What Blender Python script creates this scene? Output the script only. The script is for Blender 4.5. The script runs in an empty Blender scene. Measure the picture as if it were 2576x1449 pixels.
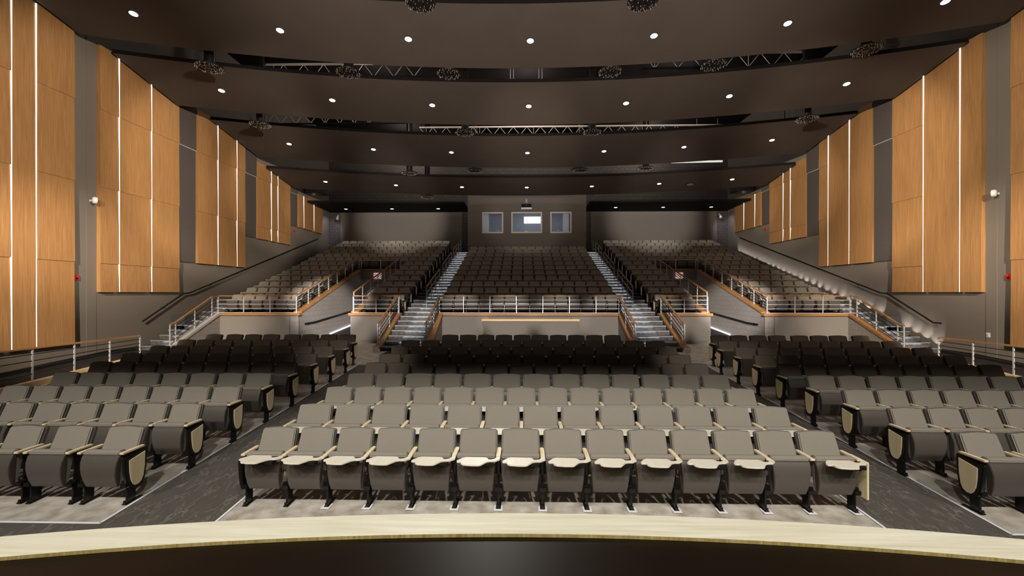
import bpy, bmesh, math, random
from mathutils import Vector, Matrix
random.seed(7)
C = bpy.context.scene.collection
S = bpy.context.scene
PI = math.pi

# ------------------------------------------------------------------ camera, world, light, exposure
cam_d = bpy.data.cameras.new('camera'); cam = bpy.data.objects.new('camera', cam_d); C.objects.link(cam)
cam_d.sensor_width = 36; cam_d.lens = 1120 / 2576 * 36; cam_d.shift_y = 10.5 / 2576
cam_d.clip_end = 200; cam_d.clip_start = 0.05
cam.location = (-0.25, 0, 2.607); cam.rotation_euler = (PI / 2, 0, math.atan(26.5 / 1120))
S.camera = cam
S.view_settings.view_transform = 'Standard'; S.view_settings.look = 'None'
S.view_settings.exposure = 0.6; S.view_settings.gamma = 1.0; S.view_settings.use_curve_mapping = False
w = bpy.data.worlds.new('world'); S.world = w; w.use_nodes = True
w.node_tree.nodes['Background'].inputs[0].default_value = (1.0, 0.9, 0.82, 1)
w.node_tree.nodes['Background'].inputs[1].default_value = 0.012

def aim(o, tgt):
    d = Vector(tgt) - o.location; o.rotation_euler = d.to_track_quat('-Z', 'Y').to_euler()

def spot(name, loc, tgt, energy, angle=60, blend=.3, size=.1, col=(1, .92, .82)):
    d = bpy.data.lights.new(name, 'SPOT'); d.energy = energy; d.spot_size = math.radians(angle); d.spot_blend = blend
    d.shadow_soft_size = size; d.color = col
    o = bpy.data.objects.new(name, d); C.objects.link(o); o.location = loc; aim(o, tgt); return o

def area(name, loc, tgt, energy, sx, sy, col=(1, .92, .82), spread=180):
    d = bpy.data.lights.new(name, 'AREA'); d.energy = energy; d.shape = 'RECTANGLE'; d.size = sx; d.size_y = sy; d.color = col
    d.spread = math.radians(spread)
    o = bpy.data.objects.new(name, d); C.objects.link(o); o.location = loc; aim(o, tgt); return o

# assumed stage lights, unseen above the stage, for the bright front rows; an unseen header added over the camera cuts their beams after the fourth row
for x in (-9, -5.4, -1.8, 1.8, 5.4, 9):
    spot('assumed_stage_light', (x, -2.6, 9.0), (x * .85, 6.2, 0.3), 1080, 76, .8, .2, (1, .95, .86))
# added fill spots without fittings, out of view, brightening the timber walls
for s_ in (-1, 1):
    spot('wall_fill', (s_ * -5.0, .4, 7.8), (s_ * 13.7, 13.4, 6.6), 12000, 25, .7, .15, (1, .88, .72))
    spot('wall_fill', (s_ * 7.6, .4, 7.4), (s_ * 13.7, 15.2, 1.9), 9500, 29, .8, .15, (1, .88, .72))
    spot('wall_fill', (s_ * -4.4, .4, 7.8), (s_ * 13.7, 19.6, 7.2), 11500, 20, .45, .15, (1, .88, .72))
    spot('wall_fill', (s_ * -4.0, .4, 7.8), (s_ * 13.7, 24.2, 7.7), 9000, 13, .5, .15, (1, .88, .72))
    spot('wall_fill', (s_ * -4.0, .4, 7.8), (s_ * 13.7, 28.4, 7.7), 9000, 8.5, .5, .15, (1, .88, .72))
    spot('corner_fill', (s_ * 12.7, 29.9, 8.05), (s_ * 13.9, 30.6, 6.6), 40, 80, .7, .1, (.78, .84, 1))  # added cool spot without a fitting, for the bluish rear corner
# unseen narrow spots added to brighten the front wall and first row of the upper seating
for x in (-11.6, -9.4, -7.2, -5.0, -2.8, -.8, 1.2, 3.2, 5.2, 7.4, 9.6, 11.8):
    spot('ledge_fill', (x * .55, -.9, 6.2), (x, 17.8, 1.45), 4200 if abs(x) > 9 else 9500, 8.0, .75, .08, (1, .93, .86))
# unseen spot added behind the camera to lift the ceiling baffles
spot('baffle_fill', (0, -2.5, 1.6), (0, 14, 14.2), 9800, 66, .75, .4, (1, .90, .80))
for s_ in (-1, 1):
    spot('back_wall_fill', (s_ * 3.0, .4, 7.6), (s_ * 8.7, 31, 7.8), 12500, 13.5, .8, .15, (1, .92, .84))  # added spot with no fitting, lightens the back wall panels
    spot('upper_seat_fill', (s_ * 4.5, .4, 7.6), (s_ * 9.8, 24, 3.6), 120, 20, .9, .15, (1, .92, .84))  # weak extra spot, no such lamp there, lifts the side upper seats
for s_ in (-1, 1): spot('tunnel_fill', (s_ * .8, .4, 7.2), (s_ * 9.2, 20.4, 1.7), 26000, 10.5, .8, .1, (1, .93, .87))  # spots added only to brighten the block walls of the tunnels
for s_ in (-1, 1): spot('aisle_fill', (s_ * -2.5, .4, 7.0), (s_ * 4.75, 11.3, .6), 1000, 12, .9, .1, (1, .90, .78))  # added fill for the aisle ends and their wood inserts
spot('booth_front_fill', (0, .4, 7.6), (0, 29, 7.5), 2300, 13, .7, .15, (1, .92, .84))  # unseen spot added to brighten the control room front
spot('baffle_fill', (0, -2.5, 1.6), (0, 21.8, 10.0), 8500, 14, 1, .3, (1, .90, .80))  # second added spot from behind the camera, for the middle baffle
# dim point lights added above the baffles to brighten trusses and block wall
for x, y in ((-8, 29.3), (8, 29.3), (-7, 20.6), (7, 20.6), (0, 22.0)):
    l_ = bpy.data.lights.new('plenum_fill', 'POINT'); l_.energy = 100; l_.shadow_soft_size = .1; l_.color = (1, .88, .78)
    o_ = bpy.data.objects.new('plenum_fill', l_); C.objects.link(o_); o_.location = (x, y, 12.6)

# ------------------------------------------------------------------ materials
def nmat(name):
    m = bpy.data.materials.new(name); m.use_nodes = True
    nt = m.node_tree; b = nt.nodes['Principled BSDF']; return m, nt, b

def N(nt, t, **kw):
    n = nt.nodes.new(t)
    for k, v in kw.items():
        if k in n.inputs: n.inputs[k].default_value = v
        else: setattr(n, k, v)
    return n

def ramp(nt, fac, c0, c1, p0=.3, p1=.7):
    r = nt.nodes.new('ShaderNodeValToRGB'); e = r.color_ramp.elements
    e[0].position = p0; e[0].color = (*c0, 1); e[1].position = p1; e[1].color = (*c1, 1)
    nt.links.new(fac, r.inputs[0]); return r.outputs[0]

def coords(nt, scale=(1, 1, 1), rot=(0, 0, 0)):
    tc = nt.nodes.new('ShaderNodeTexCoord'); mp = nt.nodes.new('ShaderNodeMapping')
    mp.inputs['Scale'].default_value = scale; mp.inputs['Rotation'].default_value = rot
    nt.links.new(tc.outputs['Object'], mp.inputs[0]); return mp.outputs[0]

def noisy(name, c0, c1, scale=(4, 4, 4), detail=4, rough=.7, bump=0, metal=0, p0=.35, p1=.65, nscale=1.0, spec=.5, dist=.01):
    m, nt, b = nmat(name); v = coords(nt, scale)
    n = N(nt, 'ShaderNodeTexNoise', Scale=nscale, Detail=detail); nt.links.new(v, n.inputs['Vector'])
    nt.links.new(ramp(nt, n.outputs['Fac'], c0, c1, p0, p1), b.inputs['Base Color'])
    b.inputs['Roughness'].default_value = rough; b.inputs['Metallic'].default_value = metal
    b.inputs['Specular IOR Level'].default_value = spec
    if bump:
        bp = N(nt, 'ShaderNodeBump', Strength=bump, Distance=dist)
        nt.links.new(n.outputs['Fac'], bp.inputs['Height']); nt.links.new(bp.outputs[0], b.inputs['Normal'])
    return m

def plain(name, c, rough=.5, metal=0, spec=.5):
    m, nt, b = nmat(name); b.inputs['Base Color'].default_value = (*c, 1)
    b.inputs['Roughness'].default_value = rough; b.inputs['Metallic'].default_value = metal
    b.inputs['Specular IOR Level'].default_value = spec; return m

def glow(name, c, s):
    m, nt, b = nmat(name); b.inputs['Base Color'].default_value = (*c, 1)
    b.inputs['Emission Color'].default_value = (*c, 1); b.inputs['Emission Strength'].default_value = s; return m

def wood(name, c0, c1, axis='z', fine=34, rough=.45, board=None):
    m, nt, b = nmat(name)
    sc = {'z': (fine, fine, 1.1), 'x': (1.1, fine, fine), 'y': (fine, 1.1, fine)}[axis]
    n = N(nt, 'ShaderNodeTexNoise', Scale=1.0, Detail=5.0, Roughness=.62, Distortion=.5); nt.links.new(coords(nt, sc), n.inputs['Vector'])
    sc2 = tuple(s * .12 if s > 2 else s * .45 for s in sc)
    n2 = N(nt, 'ShaderNodeTexNoise', Scale=1.0, Detail=3.0, Distortion=1.2); nt.links.new(coords(nt, sc2), n2.inputs['Vector'])
    mx = N(nt, 'ShaderNodeMath', operation='MULTIPLY_ADD'); mx.inputs[1].default_value = .35
    nt.links.new(n2.outputs['Fac'], mx.inputs[0]); nt.links.new(n.outputs['Fac'], mx.inputs[2])
    nt.links.new(ramp(nt, mx.outputs[0], c0, c1, .46, .86), b.inputs['Base Color'])
    b.inputs['Roughness'].default_value = rough; b.inputs['Specular IOR Level'].default_value = .3
    bp = N(nt, 'ShaderNodeBump', Strength=.15, Distance=.002)
    nt.links.new(n.outputs['Fac'], bp.inputs['Height']); nt.links.new(bp.outputs[0], b.inputs['Normal'])
    return m

def cmu(name, c0, c1, mort, plane='xz', bw=.4, bh=.2, bump=.6, mw=.012):
    m, nt, b = nmat(name)
    tc = nt.nodes.new('ShaderNodeTexCoord'); sp = nt.nodes.new('ShaderNodeSeparateXYZ'); cb = nt.nodes.new('ShaderNodeCombineXYZ')
    nt.links.new(tc.outputs['Object'], sp.inputs[0])
    nt.links.new(sp.outputs['X' if plane == 'xz' else 'Y'], cb.inputs['X']); nt.links.new(sp.outputs['Z'], cb.inputs['Y'])
    br = N(nt, 'ShaderNodeTexBrick', Scale=1.0); br.inputs['Color1'].default_value = (*c0, 1); br.inputs['Color2'].default_value = (*c1, 1)
    br.inputs['Mortar'].default_value = (*mort, 1); br.inputs['Mortar Size'].default_value = mw
    br.inputs['Brick Width'].default_value = bw; br.inputs['Row Height'].default_value = bh
    nt.links.new(cb.outputs[0], br.inputs['Vector']); nt.links.new(br.outputs['Color'], b.inputs['Base Color'])
    bp = N(nt, 'ShaderNodeBump', Strength=bump, Distance=.01); bp.invert = True
    nt.links.new(br.outputs['Fac'], bp.inputs['Height'])
    n = N(nt, 'ShaderNodeTexNoise', Scale=22.0, Detail=4.0); nt.links.new(tc.outputs['Object'], n.inputs['Vector'])
    b2 = N(nt, 'ShaderNodeBump', Strength=.25, Distance=.006); nt.links.new(n.outputs['Fac'], b2.inputs['Height'])
    nt.links.new(bp.outputs[0], b2.inputs['Normal']); nt.links.new(b2.outputs[0], b.inputs['Normal'])
    b.inputs['Roughness'].default_value = .8; return m

M = {}
M['fabric'] = noisy('seat_fabric', (.235, .208, .172), (.31, .280, .236), (330, 330, 330), 2, .9, .3, nscale=1, spec=.2, dist=.0015)
M['shell'] = noisy('seat_shell', (.100, .086, .074), (.104, .090, .078), (40, 40, 40), 2, .38, .0)
M['black'] = plain('black_steel', (.006, .0055, .005), .32)
M['blackmatte'] = plain('black_matte', (.010, .009, .008), .7, spec=.2)
M['maple'] = wood('maple', (.80, .64, .40), (.90, .77, .54), 'y', 26, .4)
M['maplez'] = wood('maple_upright', (.84, .70, .42), (.92, .82, .58), 'z', 26, .4)
M['laminate'] = wood('laminate', (.82, .76, .62), (.88, .83, .72), 'y', 20, .35)
M['steel'] = plain('painted_steel', (.62, .62, .64), .35, .3)
M['bar'] = plain('dark_bar', (.03, .028, .027), .35, .6)
M['oak'] = wood('oak_panel', (.27, .130, .046), (.44, .235, .095), 'z', 75, .5)
M['caps'] = wood('oak_trim', (.22, .10, .035), (.42, .22, .085), 'x', 30, .4)
M['capsy'] = wood('oak_trim_long', (.22, .10, .035), (.42, .22, .085), 'y', 30, .4)
M['paleoakx'] = wood('pale_oak', (.62, .43, .20), (.78, .60, .34), 'x', 22, .45)
M['stagecap'] = wood('stage_edge', (.64, .60, .45), (.82, .79, .66), 'x', 20, .5)
M['stageedge'] = wood('stage_edge_grain', (.26, .19, .045), (.50, .41, .17), 'z', 40, .5)
M['wall'] = noisy('wall_paint', (.155, .130, .108), (.163, .137, .114), (1, 1, 1), 2, .75)
M['cloud'] = noisy('cloud_paint', (.085, .066, .055), (.092, .072, .06), (1, 1, 1), 2, .8, spec=.2)
M['cloudedge'] = plain('cloud_edge', (.010, .008, .007), .8, spec=.1)
M['deck'] = plain('deck_black', (.010, .009, .009), .9, spec=.1)
M['acou'] = noisy('acoustic_fabric', (.185, .163, .142), (.225, .200, .176), (110, 110, 110), 3, .95, .3, spec=.1, dist=.004)
M['acoud'] = noisy('dark_acoustic_fabric', (.062, .052, .048), (.10, .086, .08), (60, 60, 60), 3, .95, .3, spec=.1, dist=.004)
M['cmu'] = cmu('block_wall', (.085, .073, .066), (.10, .088, .078), (.045, .038, .034))
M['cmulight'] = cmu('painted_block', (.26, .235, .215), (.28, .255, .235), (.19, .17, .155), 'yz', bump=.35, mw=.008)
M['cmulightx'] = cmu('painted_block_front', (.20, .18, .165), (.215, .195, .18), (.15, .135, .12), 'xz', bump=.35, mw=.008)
M['conc'] = noisy('sealed_concrete', (.32, .27, .215), (.66, .62, .56), (3, 3, 3), 8, .6, .05, p0=.3, p1=.72, nscale=1.7)
M['carpet'] = noisy('aisle_carpet', (.055, .050, .046), (.080, .073, .068), (2, 2, 2), 8, .9, .3, nscale=2, spec=.1)
M['carpetd'] = noisy('dark_carpet', (.018, .015, .014), (.035, .030, .028), (6, 6, 6), 6, .9, .2, spec=.1)
M['step'] = noisy('stair_tread', (.05, .048, .047), (.13, .125, .122), (5, 5, 5), 7, .6, .3, spec=.3, nscale=2)
M['nosing'] = plain('nosing_metal', (.45, .45, .46), .35, .6)
M['white'] = plain('white_tape', (.88, .88, .92), .5)
M['greypaint'] = plain('grey_paint', (.42, .40, .38), .6)
M['led'] = glow('led_strip', (1.0, .97, .93), 3.2)
M['steplight'] = glow('step_lamp', (.86, .92, 1.0), 22.0)
M['lamp'] = glow('downlight_lens', (.93, .96, 1.0), 6.0)
M['lampoff'] = plain('dim_lens', (.35, .33, .30), .5)
M['plastic'] = plain('white_plastic', (.70, .68, .66), .4)
M['red'] = plain('red_plastic', (.62, .012, .012), .4)
M['truss'] = plain('truss_steel', (.62, .55, .50), .6, .1)
M['duct'] = plain('dark_duct', (.10, .105, .11), .4, .6)
M['diff'] = plain('diffuser_black', (.022, .018, .016), .3, .4)
M['boothin'] = noisy('booth_interior', (.25, .25, .275), (.275, .275, .30), (3, 3, 3), 2, .8)
M['winframe'] = plain('window_frame_paint', (.80, .74, .66), .5)
M['stagefloor'] = noisy('stage_floor', (.007, .0036, .0016), (.009, .0046, .0022), (1, 1, 1), 3, .42, spec=.16)
M['glass'], _nt, _b = nmat('booth_glass'); _b.inputs['Roughness'].default_value = .02; _b.inputs['Transmission Weight'].default_value = 1.0; _b.inputs['IOR'].default_value = 1.02
M['exitbody'] = glow('exit_sign_face', (.72, .62, .60), .35)
M['exitred'] = glow('exit_letters', (.60, .01, .015), .25)
# veins in the aisle covering
def veins():
    nt = M['carpet'].node_tree; b = nt.nodes['Principled BSDF']
    v = coords(nt, (5.5, 2.0, 2), (0, 0, .7))
    n = N(nt, 'ShaderNodeTexNoise', Scale=2.2, Detail=6.0, Distortion=.7); nt.links.new(v, n.inputs['Vector'])
    ab = N(nt, 'ShaderNodeMath', operation='SUBTRACT'); ab.inputs[1].default_value = .5; nt.links.new(n.outputs['Fac'], ab.inputs[0])
    a2 = N(nt, 'ShaderNodeMath', operation='ABSOLUTE'); nt.links.new(ab.outputs[0], a2.inputs[0])
    r = ramp(nt, a2.outputs[0], (.21, .195, .175), (.100, .090, .080), .0, .045)
    n3 = N(nt, 'ShaderNodeTexNoise', Scale=1.3, Detail=2.0); nt.links.new(v, n3.inputs['Vector'])
    f = ramp(nt, n3.outputs['Fac'], (0, 0, 0), (1, 1, 1), .40, .62)
    mx = nt.nodes.new('ShaderNodeMixRGB'); nt.links.new(f, mx.inputs[0])
    mx.inputs[1].default_value = (.105, .094, .083, 1); nt.links.new(r, mx.inputs[2]); nt.links.new(mx.outputs[0], b.inputs['Base Color'])
veins()

# ------------------------------------------------------------------ mesh helpers
class MB:
    def __init__(s): s.v = []; s.f = []; s.mi = []; s.mats = []
    def m(s, mat):
        if mat not in s.mats: s.mats.append(mat)
        return s.mats.index(mat)
    def raw(s, vs, fs, mat=None):
        k = len(s.v); s.v += [tuple(v) for v in vs]; s.f += [tuple(i + k for i in f) for f in fs]
        s.mi += [s.m(mat) if mat else 0] * len(fs); return s
    def box(s, x0, x1, y0, y1, z0, z1, mat=None):
        vs = [(x, y, z) for z in (z0, z1) for y in (y0, y1) for x in (x0, x1)]
        return s.raw(vs, [(0, 2, 3, 1), (4, 5, 7, 6), (0, 1, 5, 4), (2, 6, 7, 3), (0, 4, 6, 2), (1, 3, 7, 5)], mat)
    def prismx(s, poly, x0, x1, mat=None, taper=None):     # poly in (y,z), extruded along x; taper(z)->scale
        n = len(poly); t = taper or (lambda z: 1)
        c = (x0 + x1) / 2; h = (x1 - x0) / 2
        vs = [(c - h * t(z), y, z) for y, z in poly] + [(c + h * t(z), y, z) for y, z in poly]
        fs = [tuple(range(n)), tuple(range(2 * n - 1, n - 1, -1))] + [(i, i + n, (i + 1) % n + n, (i + 1) % n) for i in range(n)]
        return s.raw(vs, fs, mat)
    def prismz(s, poly, z0, z1, mat=None):
        n = len(poly); vs = [(x, y, z0) for x, y in poly] + [(x, y, z1) for x, y in poly]
        return s.raw(vs, [tuple(range(n - 1, -1, -1)), tuple(range(n, 2 * n))] + [(i, (i + 1) % n, (i + 1) % n + n, i + n) for i in range(n)], mat)
    def tube(s, a, b, r, mat=None, n=8, r2=None, cap=True):
        a = Vector(a); b = Vector(b); d = (b - a).normalized()
        u = d.cross(Vector((0, 0, 1)));
        if u.length < .01: u = Vector((1, 0, 0))
        u.normalize(); v = d.cross(u); r2 = r if r2 is None else r2
        vs = [a + (u * math.cos(2 * PI * i / n) + v * math.sin(2 * PI * i / n)) * r for i in range(n)] + \
             [b + (u * math.cos(2 * PI * i / n) + v * math.sin(2 * PI * i / n)) * r2 for i in range(n)]
        fs = [(i, (i + 1) % n, (i + 1) % n + n, i + n) for i in range(n)]
        if cap: fs += [tuple(range(n - 1, -1, -1)), tuple(range(n, 2 * n))]
        return s.raw(vs, fs, mat)
    def bar(s, a, b, wd, ht, mat=None):                    # rectangular bar between points, ht vertical
        a = Vector(a); b = Vector(b); d = (b - a).normalized(); u = d.cross(Vector((0, 0, 1))); u.normalize()
        u *= wd / 2; z = Vector((0, 0, ht / 2))
        vs = [p + q for p in (a, b) for q in (-u - z, u - z, u + z, -u + z)]
        return s.raw(vs, [(0, 1, 2, 3), (7, 6, 5, 4), (0, 4, 5, 1), (1, 5, 6, 2), (2, 6, 7, 3), (3, 7, 4, 0)], mat)
    def mesh(s, name, mat=None, bevel=0, smooth=False, seg=2):
        me = bpy.data.meshes.new(name); me.from_pydata(s.v, [], s.f)
        for m_ in (s.mats or [mat]): me.materials.append(m_)
        for p, i in zip(me.polygons, s.mi): p.material_index = i
        bm = bmesh.new(); bm.from_mesh(me); bmesh.ops.recalc_face_normals(bm, faces=bm.faces)
        if bevel: bmesh.ops.bevel(bm, geom=[e for e in bm.edges if len(e.link_faces) == 2 and e.calc_face_angle(0) > .5], offset=bevel, segments=seg, affect='EDGES', clamp_overlap=True)
        bm.to_mesh(me); bm.free()
        if smooth:
            for p in me.polygons: p.use_smooth = True
            me.set_sharp_from_angle(angle=math.radians(40))
        return me
    def obj(s, name, mat=None, parent=None, bevel=0, smooth=False, loc=None):
        return put(name, s.mesh(name, mat, bevel, smooth), parent, loc)

def put(name, me, parent=None, loc=None):
    o = bpy.data.objects.new(name, me); C.objects.link(o)
    if parent: o.parent = parent
    if loc: o.location = loc
    return o

def tag(o, label, cat, group=None, kind=None):
    if label: o['label'] = label
    if cat: o['category'] = cat
    if group: o['group'] = group
    if kind: o['kind'] = kind
    return o

def thing(name, label, cat, loc=(0, 0, 0), group=None, rz=0):
    o = bpy.data.objects.new(name, None); C.objects.link(o); o.location = loc; o.rotation_euler = (0, 0, rz)
    return tag(o, label, cat, group)

def struct(name, mb, mat=None, **k):
    o = mb.obj(name, mat, **k); o['kind'] = 'structure'; return o

def part(parent, name, mb, mat=None, label=None, **k):
    """mesh built in world coordinates, re-based on the thing's own origin"""
    L = parent.location
    mb.v = [(v[0] - L[0], v[1] - L[1], v[2] - L[2]) for v in mb.v]
    o = mb.obj(name, mat, parent, **k)
    if label: o['label'] = label
    return o

ORD = ['first', 'second', 'third', 'fourth', 'fifth', 'sixth', 'seventh', 'eighth', 'ninth', 'tenth', 'eleventh', 'twelfth', 'thirteenth', 'fourteenth', 'fifteenth', 'sixteenth', 'seventeenth', 'eighteenth', 'nineteenth', 'twentieth'] + ['twenty-' + w_ for w_ in ('first', 'second', 'third', 'fourth', 'fifth', 'sixth', 'seventh', 'eighth', 'ninth')] + ['thirtieth'] + ['thirty-' + w_ for w_ in ('first', 'second', 'third')]

# ------------------------------------------------------------------ room shell
WX = 13.84; YB = 30.93; ZT = 13.6
def fz(y): return min(.565, .064 * (y - 5.41)) if y > 3 else .064 * (3 - 5.41)
ys = [3.0, 4.97, 8, 11, 14.24, 15.3, 17.9, 26.9]
mb = MB()
for a, b in zip(ys, ys[1:]):
    mb.raw([(-WX, a, fz(a)), (WX, a, fz(a)), (WX, b, fz(b)), (-WX, b, fz(b))], [(0, 1, 2, 3)], M['conc'])
struct('floor', mb)
def strip(name, x0, x1, y0, y1, mat, dz, n=None):
    m_ = MB(); cuts = [y0] + [y for y in ys if y0 < y < y1] + [y1]
    for a, b in zip(cuts, cuts[1:]):
        m_.raw([(x0, a, fz(a) + dz), (x1, a, fz(a) + dz), (x1, b, fz(b) + dz), (x0, b, fz(b) + dz)], [(0, 1, 2, 3)], mat)
    o = m_.obj(name); o['kind'] = 'structure'; return o
# aisle covering and its pale edging strips, the front apron, the dark side ramps
strip('floor_aisle_left', -5.05, -3.76, 3.02, 12.9, M['carpet'], .004)
strip('floor_aisle_right', 3.78, 5.05, 3.02, 12.9, M['carpet'], .004)
strip('floor_apron_left', -WX, -5.05, 3.02, 4.97, M['carpet'], .004)
strip('floor_apron_right', 5.05, WX, 3.02, 4.97, M['carpet'], .004)
strip('floor_ramp_left', -WX, -11.98, 4.97, 15.3, M['carpetd'], .004)
strip('floor_ramp_right', 11.98, WX, 4.97, 15.3, M['carpetd'], .004)
strip('floor_front_of_box', -4.9, 4.9, 14.3, 17.6, M['carpetd'], .004)
for i, (a, b, c, d) in enumerate([(-5.075, -5.045, 4.95, 13.15), (5.045, 5.075, 4.95, 13.15), (-3.775, -3.745, 3.05, 12.9), (3.765, 3.795, 3.05, 12.9),
                    (-11.98, -5.045, 4.94, 4.975), (5.045, 11.98, 4.94, 4.975)]):
    strip('trim_%d' % (i + 1), a, b, c, d, M['white'], .008)
strip('trim_7', -11.9, -3.77, 12.88, 12.93, M['greypaint'], .006); strip('trim_8', 3.79, 11.9, 12.88, 12.93, M['greypaint'], .006)
struct('ceiling', MB().box(-WX, WX, -4, YB + 3, ZT, ZT + .2), M['deck'])
for s, nm in ((-1, 'left'), (1, 'right')):
    xa, xb = sorted((s * WX, s * (WX + .25)))
    struct('wall_' + nm, MB().box(xa, xb, -4, YB + .3, -.4, ZT), M['wall'])
    # shallow pier between the first two timber bays
    xa, xb = sorted((s * WX, s * (WX - .012)))
    struct('wall_pier_' + nm, MB().box(xa, xb, 13.55, 13.87, -.2, ZT), M['wall'])
    m_ = MB(); xa, xb = sorted((s * WX, s * (WX - .02)))
    for a, b in zip(ys[1:6], ys[2:6]): m_.raw([(xa, a, fz(a)), (xb, a, fz(a)), (xb, a, fz(a) + .13), (xa, a, fz(a) + .13), (xa, b, fz(b)), (xb, b, fz(b)), (xb, b, fz(b) + .13), (xa, b, fz(b) + .13)],
                                           [(0, 1, 2, 3), (4, 7, 6, 5), (0, 4, 5, 1), (1, 5, 6, 2), (2, 6, 7, 3), (3, 7, 4, 0)])
    struct('baseboard_' + nm, m_, M['blackmatte'])
struct('wall_front', MB().box(-WX, WX, -4.2, -4, -.4, ZT), M['deck'])
struct('wall_beam_cutoff', MB().box(-WX, WX, -.4, -.1, 7.36, ZT), M['deck'])  # unseen header, added and placed to cut the stage beams
struct('wall_back', MB().box(-WX, -3.8, YB, YB + .25, 4.5, ZT).box(3.87, WX, YB, YB + .25, 4.5, ZT).box(-3.8, 3.87, YB, YB + .25, 8.95, ZT), M['cmu'])

# stage: dark glossy floor with a curved pale timber edge
RS = 18.0
def arc(yc, x, R=RS): return yc - x * x / (2 * R)
xs = [-7 + i * .25 for i in range(57)]
mb = MB(); poly = [(x, arc(3.12, x)) for x in xs] + [(7, -3.95), (-7, -3.95)]
mb.prismz(poly, -.15, .9)
struct('floor_stage', mb, M['stagefloor'])
mb = MB(); poly = [(x, arc(3.1, x)) for x in reversed(xs)] + [(x, arc(3.385, x)) for x in xs]
mb.prismz(poly, .9, .928, M['stagecap']); mb.m(M['stageedge']); mb.mi = mb.mi[:2] + [1] * (len(mb.mi) - 2)
st = mb.obj('stage_edge_board', bevel=.002); tag(st, 'pale timber board curving along the front edge of the stage', 'stage edge')
mb = MB(); poly = [(x, arc(3.122, x)) for x in reversed(xs)] + [(x, arc(3.37, x)) for x in xs]
mb.prismz(poly, -.16, .898)
struct('trim_stage_front', mb, M['capsy'])

# ------------------------------------------------------------------ timber wall bays
JO = [3.53, 5.97, 8.44]
def bay(s, y0, y1, z0, z1, strips, name, label, z1b=None):
    side = 'left' if s < 0 else 'right'
    t = thing('timber_wall_bay', label, 'wall panelling', (s * (WX - .12), y0, z0), 'timber bays on the side walls')
    hw = .012; edges = [y0] + list(strips) + [y1]
    for i in range(len(edges) - 1):
        a = edges[i] + (hw if i else 0); b = edges[i + 1] - (hw if i < len(edges) - 2 else 0)
        zs = [z0] + [z for z in JO if z0 + .2 < z < z1 - .1 and not ((s < 0 and y0 < 10 and i == 1) or (s > 0 and 13 < y0 < 19 and i < 2))] + [z1]; m_ = MB()
        for c, d in zip(zs, zs[1:]):      # each board leans out a little at its foot, as the photo's shadow lines show
            f0 = WX - .145; f1 = WX - .12
            vs = []
            for y in (a, b): vs += [(s * WX, y, c), (s * f0, y, c), (s * f1, y, d), (s * WX, y, d)]
            m_.raw(vs, [(0, 1, 2, 3), (4, 7, 6, 5), (0, 4, 5, 1), (1, 5, 6, 2), (2, 6, 7, 3), (3, 7, 4, 0)])
        part(t, 'timber_panel', m_, M['oak'])
    for y in strips:
        xa, xb = sorted((s * WX, s * (WX - .135)))
        part(t, 'light_strip', MB().box(xa, xb, y - hw, y + hw, z0 + .01, z1 - .02), M['led'], 'glowing white vertical light strip')
    return t
BAYS = [(9.87, 13.07, 1.07, 10.62, (11.41, 12.01), 'nearest the stage, its foot behind the ramp railing'),
        (13.88, 17.15, 2.607, 10.5, (14.55, 15.85), 'tall second bay beside the round white wall dome'),
        (18.12, 21.31, 3.805, 10.19, (19.37, 20.68), 'third bay, between two dark fabric strips'),
        (22.31, 25.51, 5.34, 9.25, (23.55, 24.2), 'fourth bay, with its two light strips close together'),
        (26.45, 29.7, 6.52, 8.52, (27.1, 28.43), 'smallest bay, nearest the back wall')]
for s in (-1, 1):
    for y0, y1, z0, z1, st_, lb in BAYS:
        bay(s, y0, y1, z0, z1, st_, '', 'oak wall panelling on the %s wall, %s' % ('left' if s < 0 else 'right', lb))
    for k, (y0, y1, z0, z1, lb) in enumerate([(17.17, 18.1, 3.82, 10.25, 'nearest the stage'), (21.33, 22.29, 5.35, 9.7, 'middle one of three'), (25.53, 26.43, 6.53, 8.9, 'nearest the back wall')]):
        t = thing('fabric_wall_panel', 'tall dark grey fabric wall strip on the %s wall, %s' % ('left' if s < 0 else 'right', lb), 'acoustic panel', (s * (WX - .07), y0, z0), 'dark fabric strips between timber bays')
        zj = JO[2]; xa, xb = sorted((s * WX, s * (WX - .07)))
        part(t, 'lower_panel', MB().box(xa, xb, y0, y1, z0, zj - .012 if z1 > zj + .2 else z1), M['acoud'])
        if z1 > zj + .2:
            xa2, xb2 = sorted((s * WX, s * (WX - .10)))
            part(t, 'upper_panel', MB().box(xa2, xb2, y0, y1, zj + .012, z1), M['acoud'])
            part(t, 'trim_line', MB().box(xa2, xb2, y0, y1, zj - .012, zj + .012), M['steel'])

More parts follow.
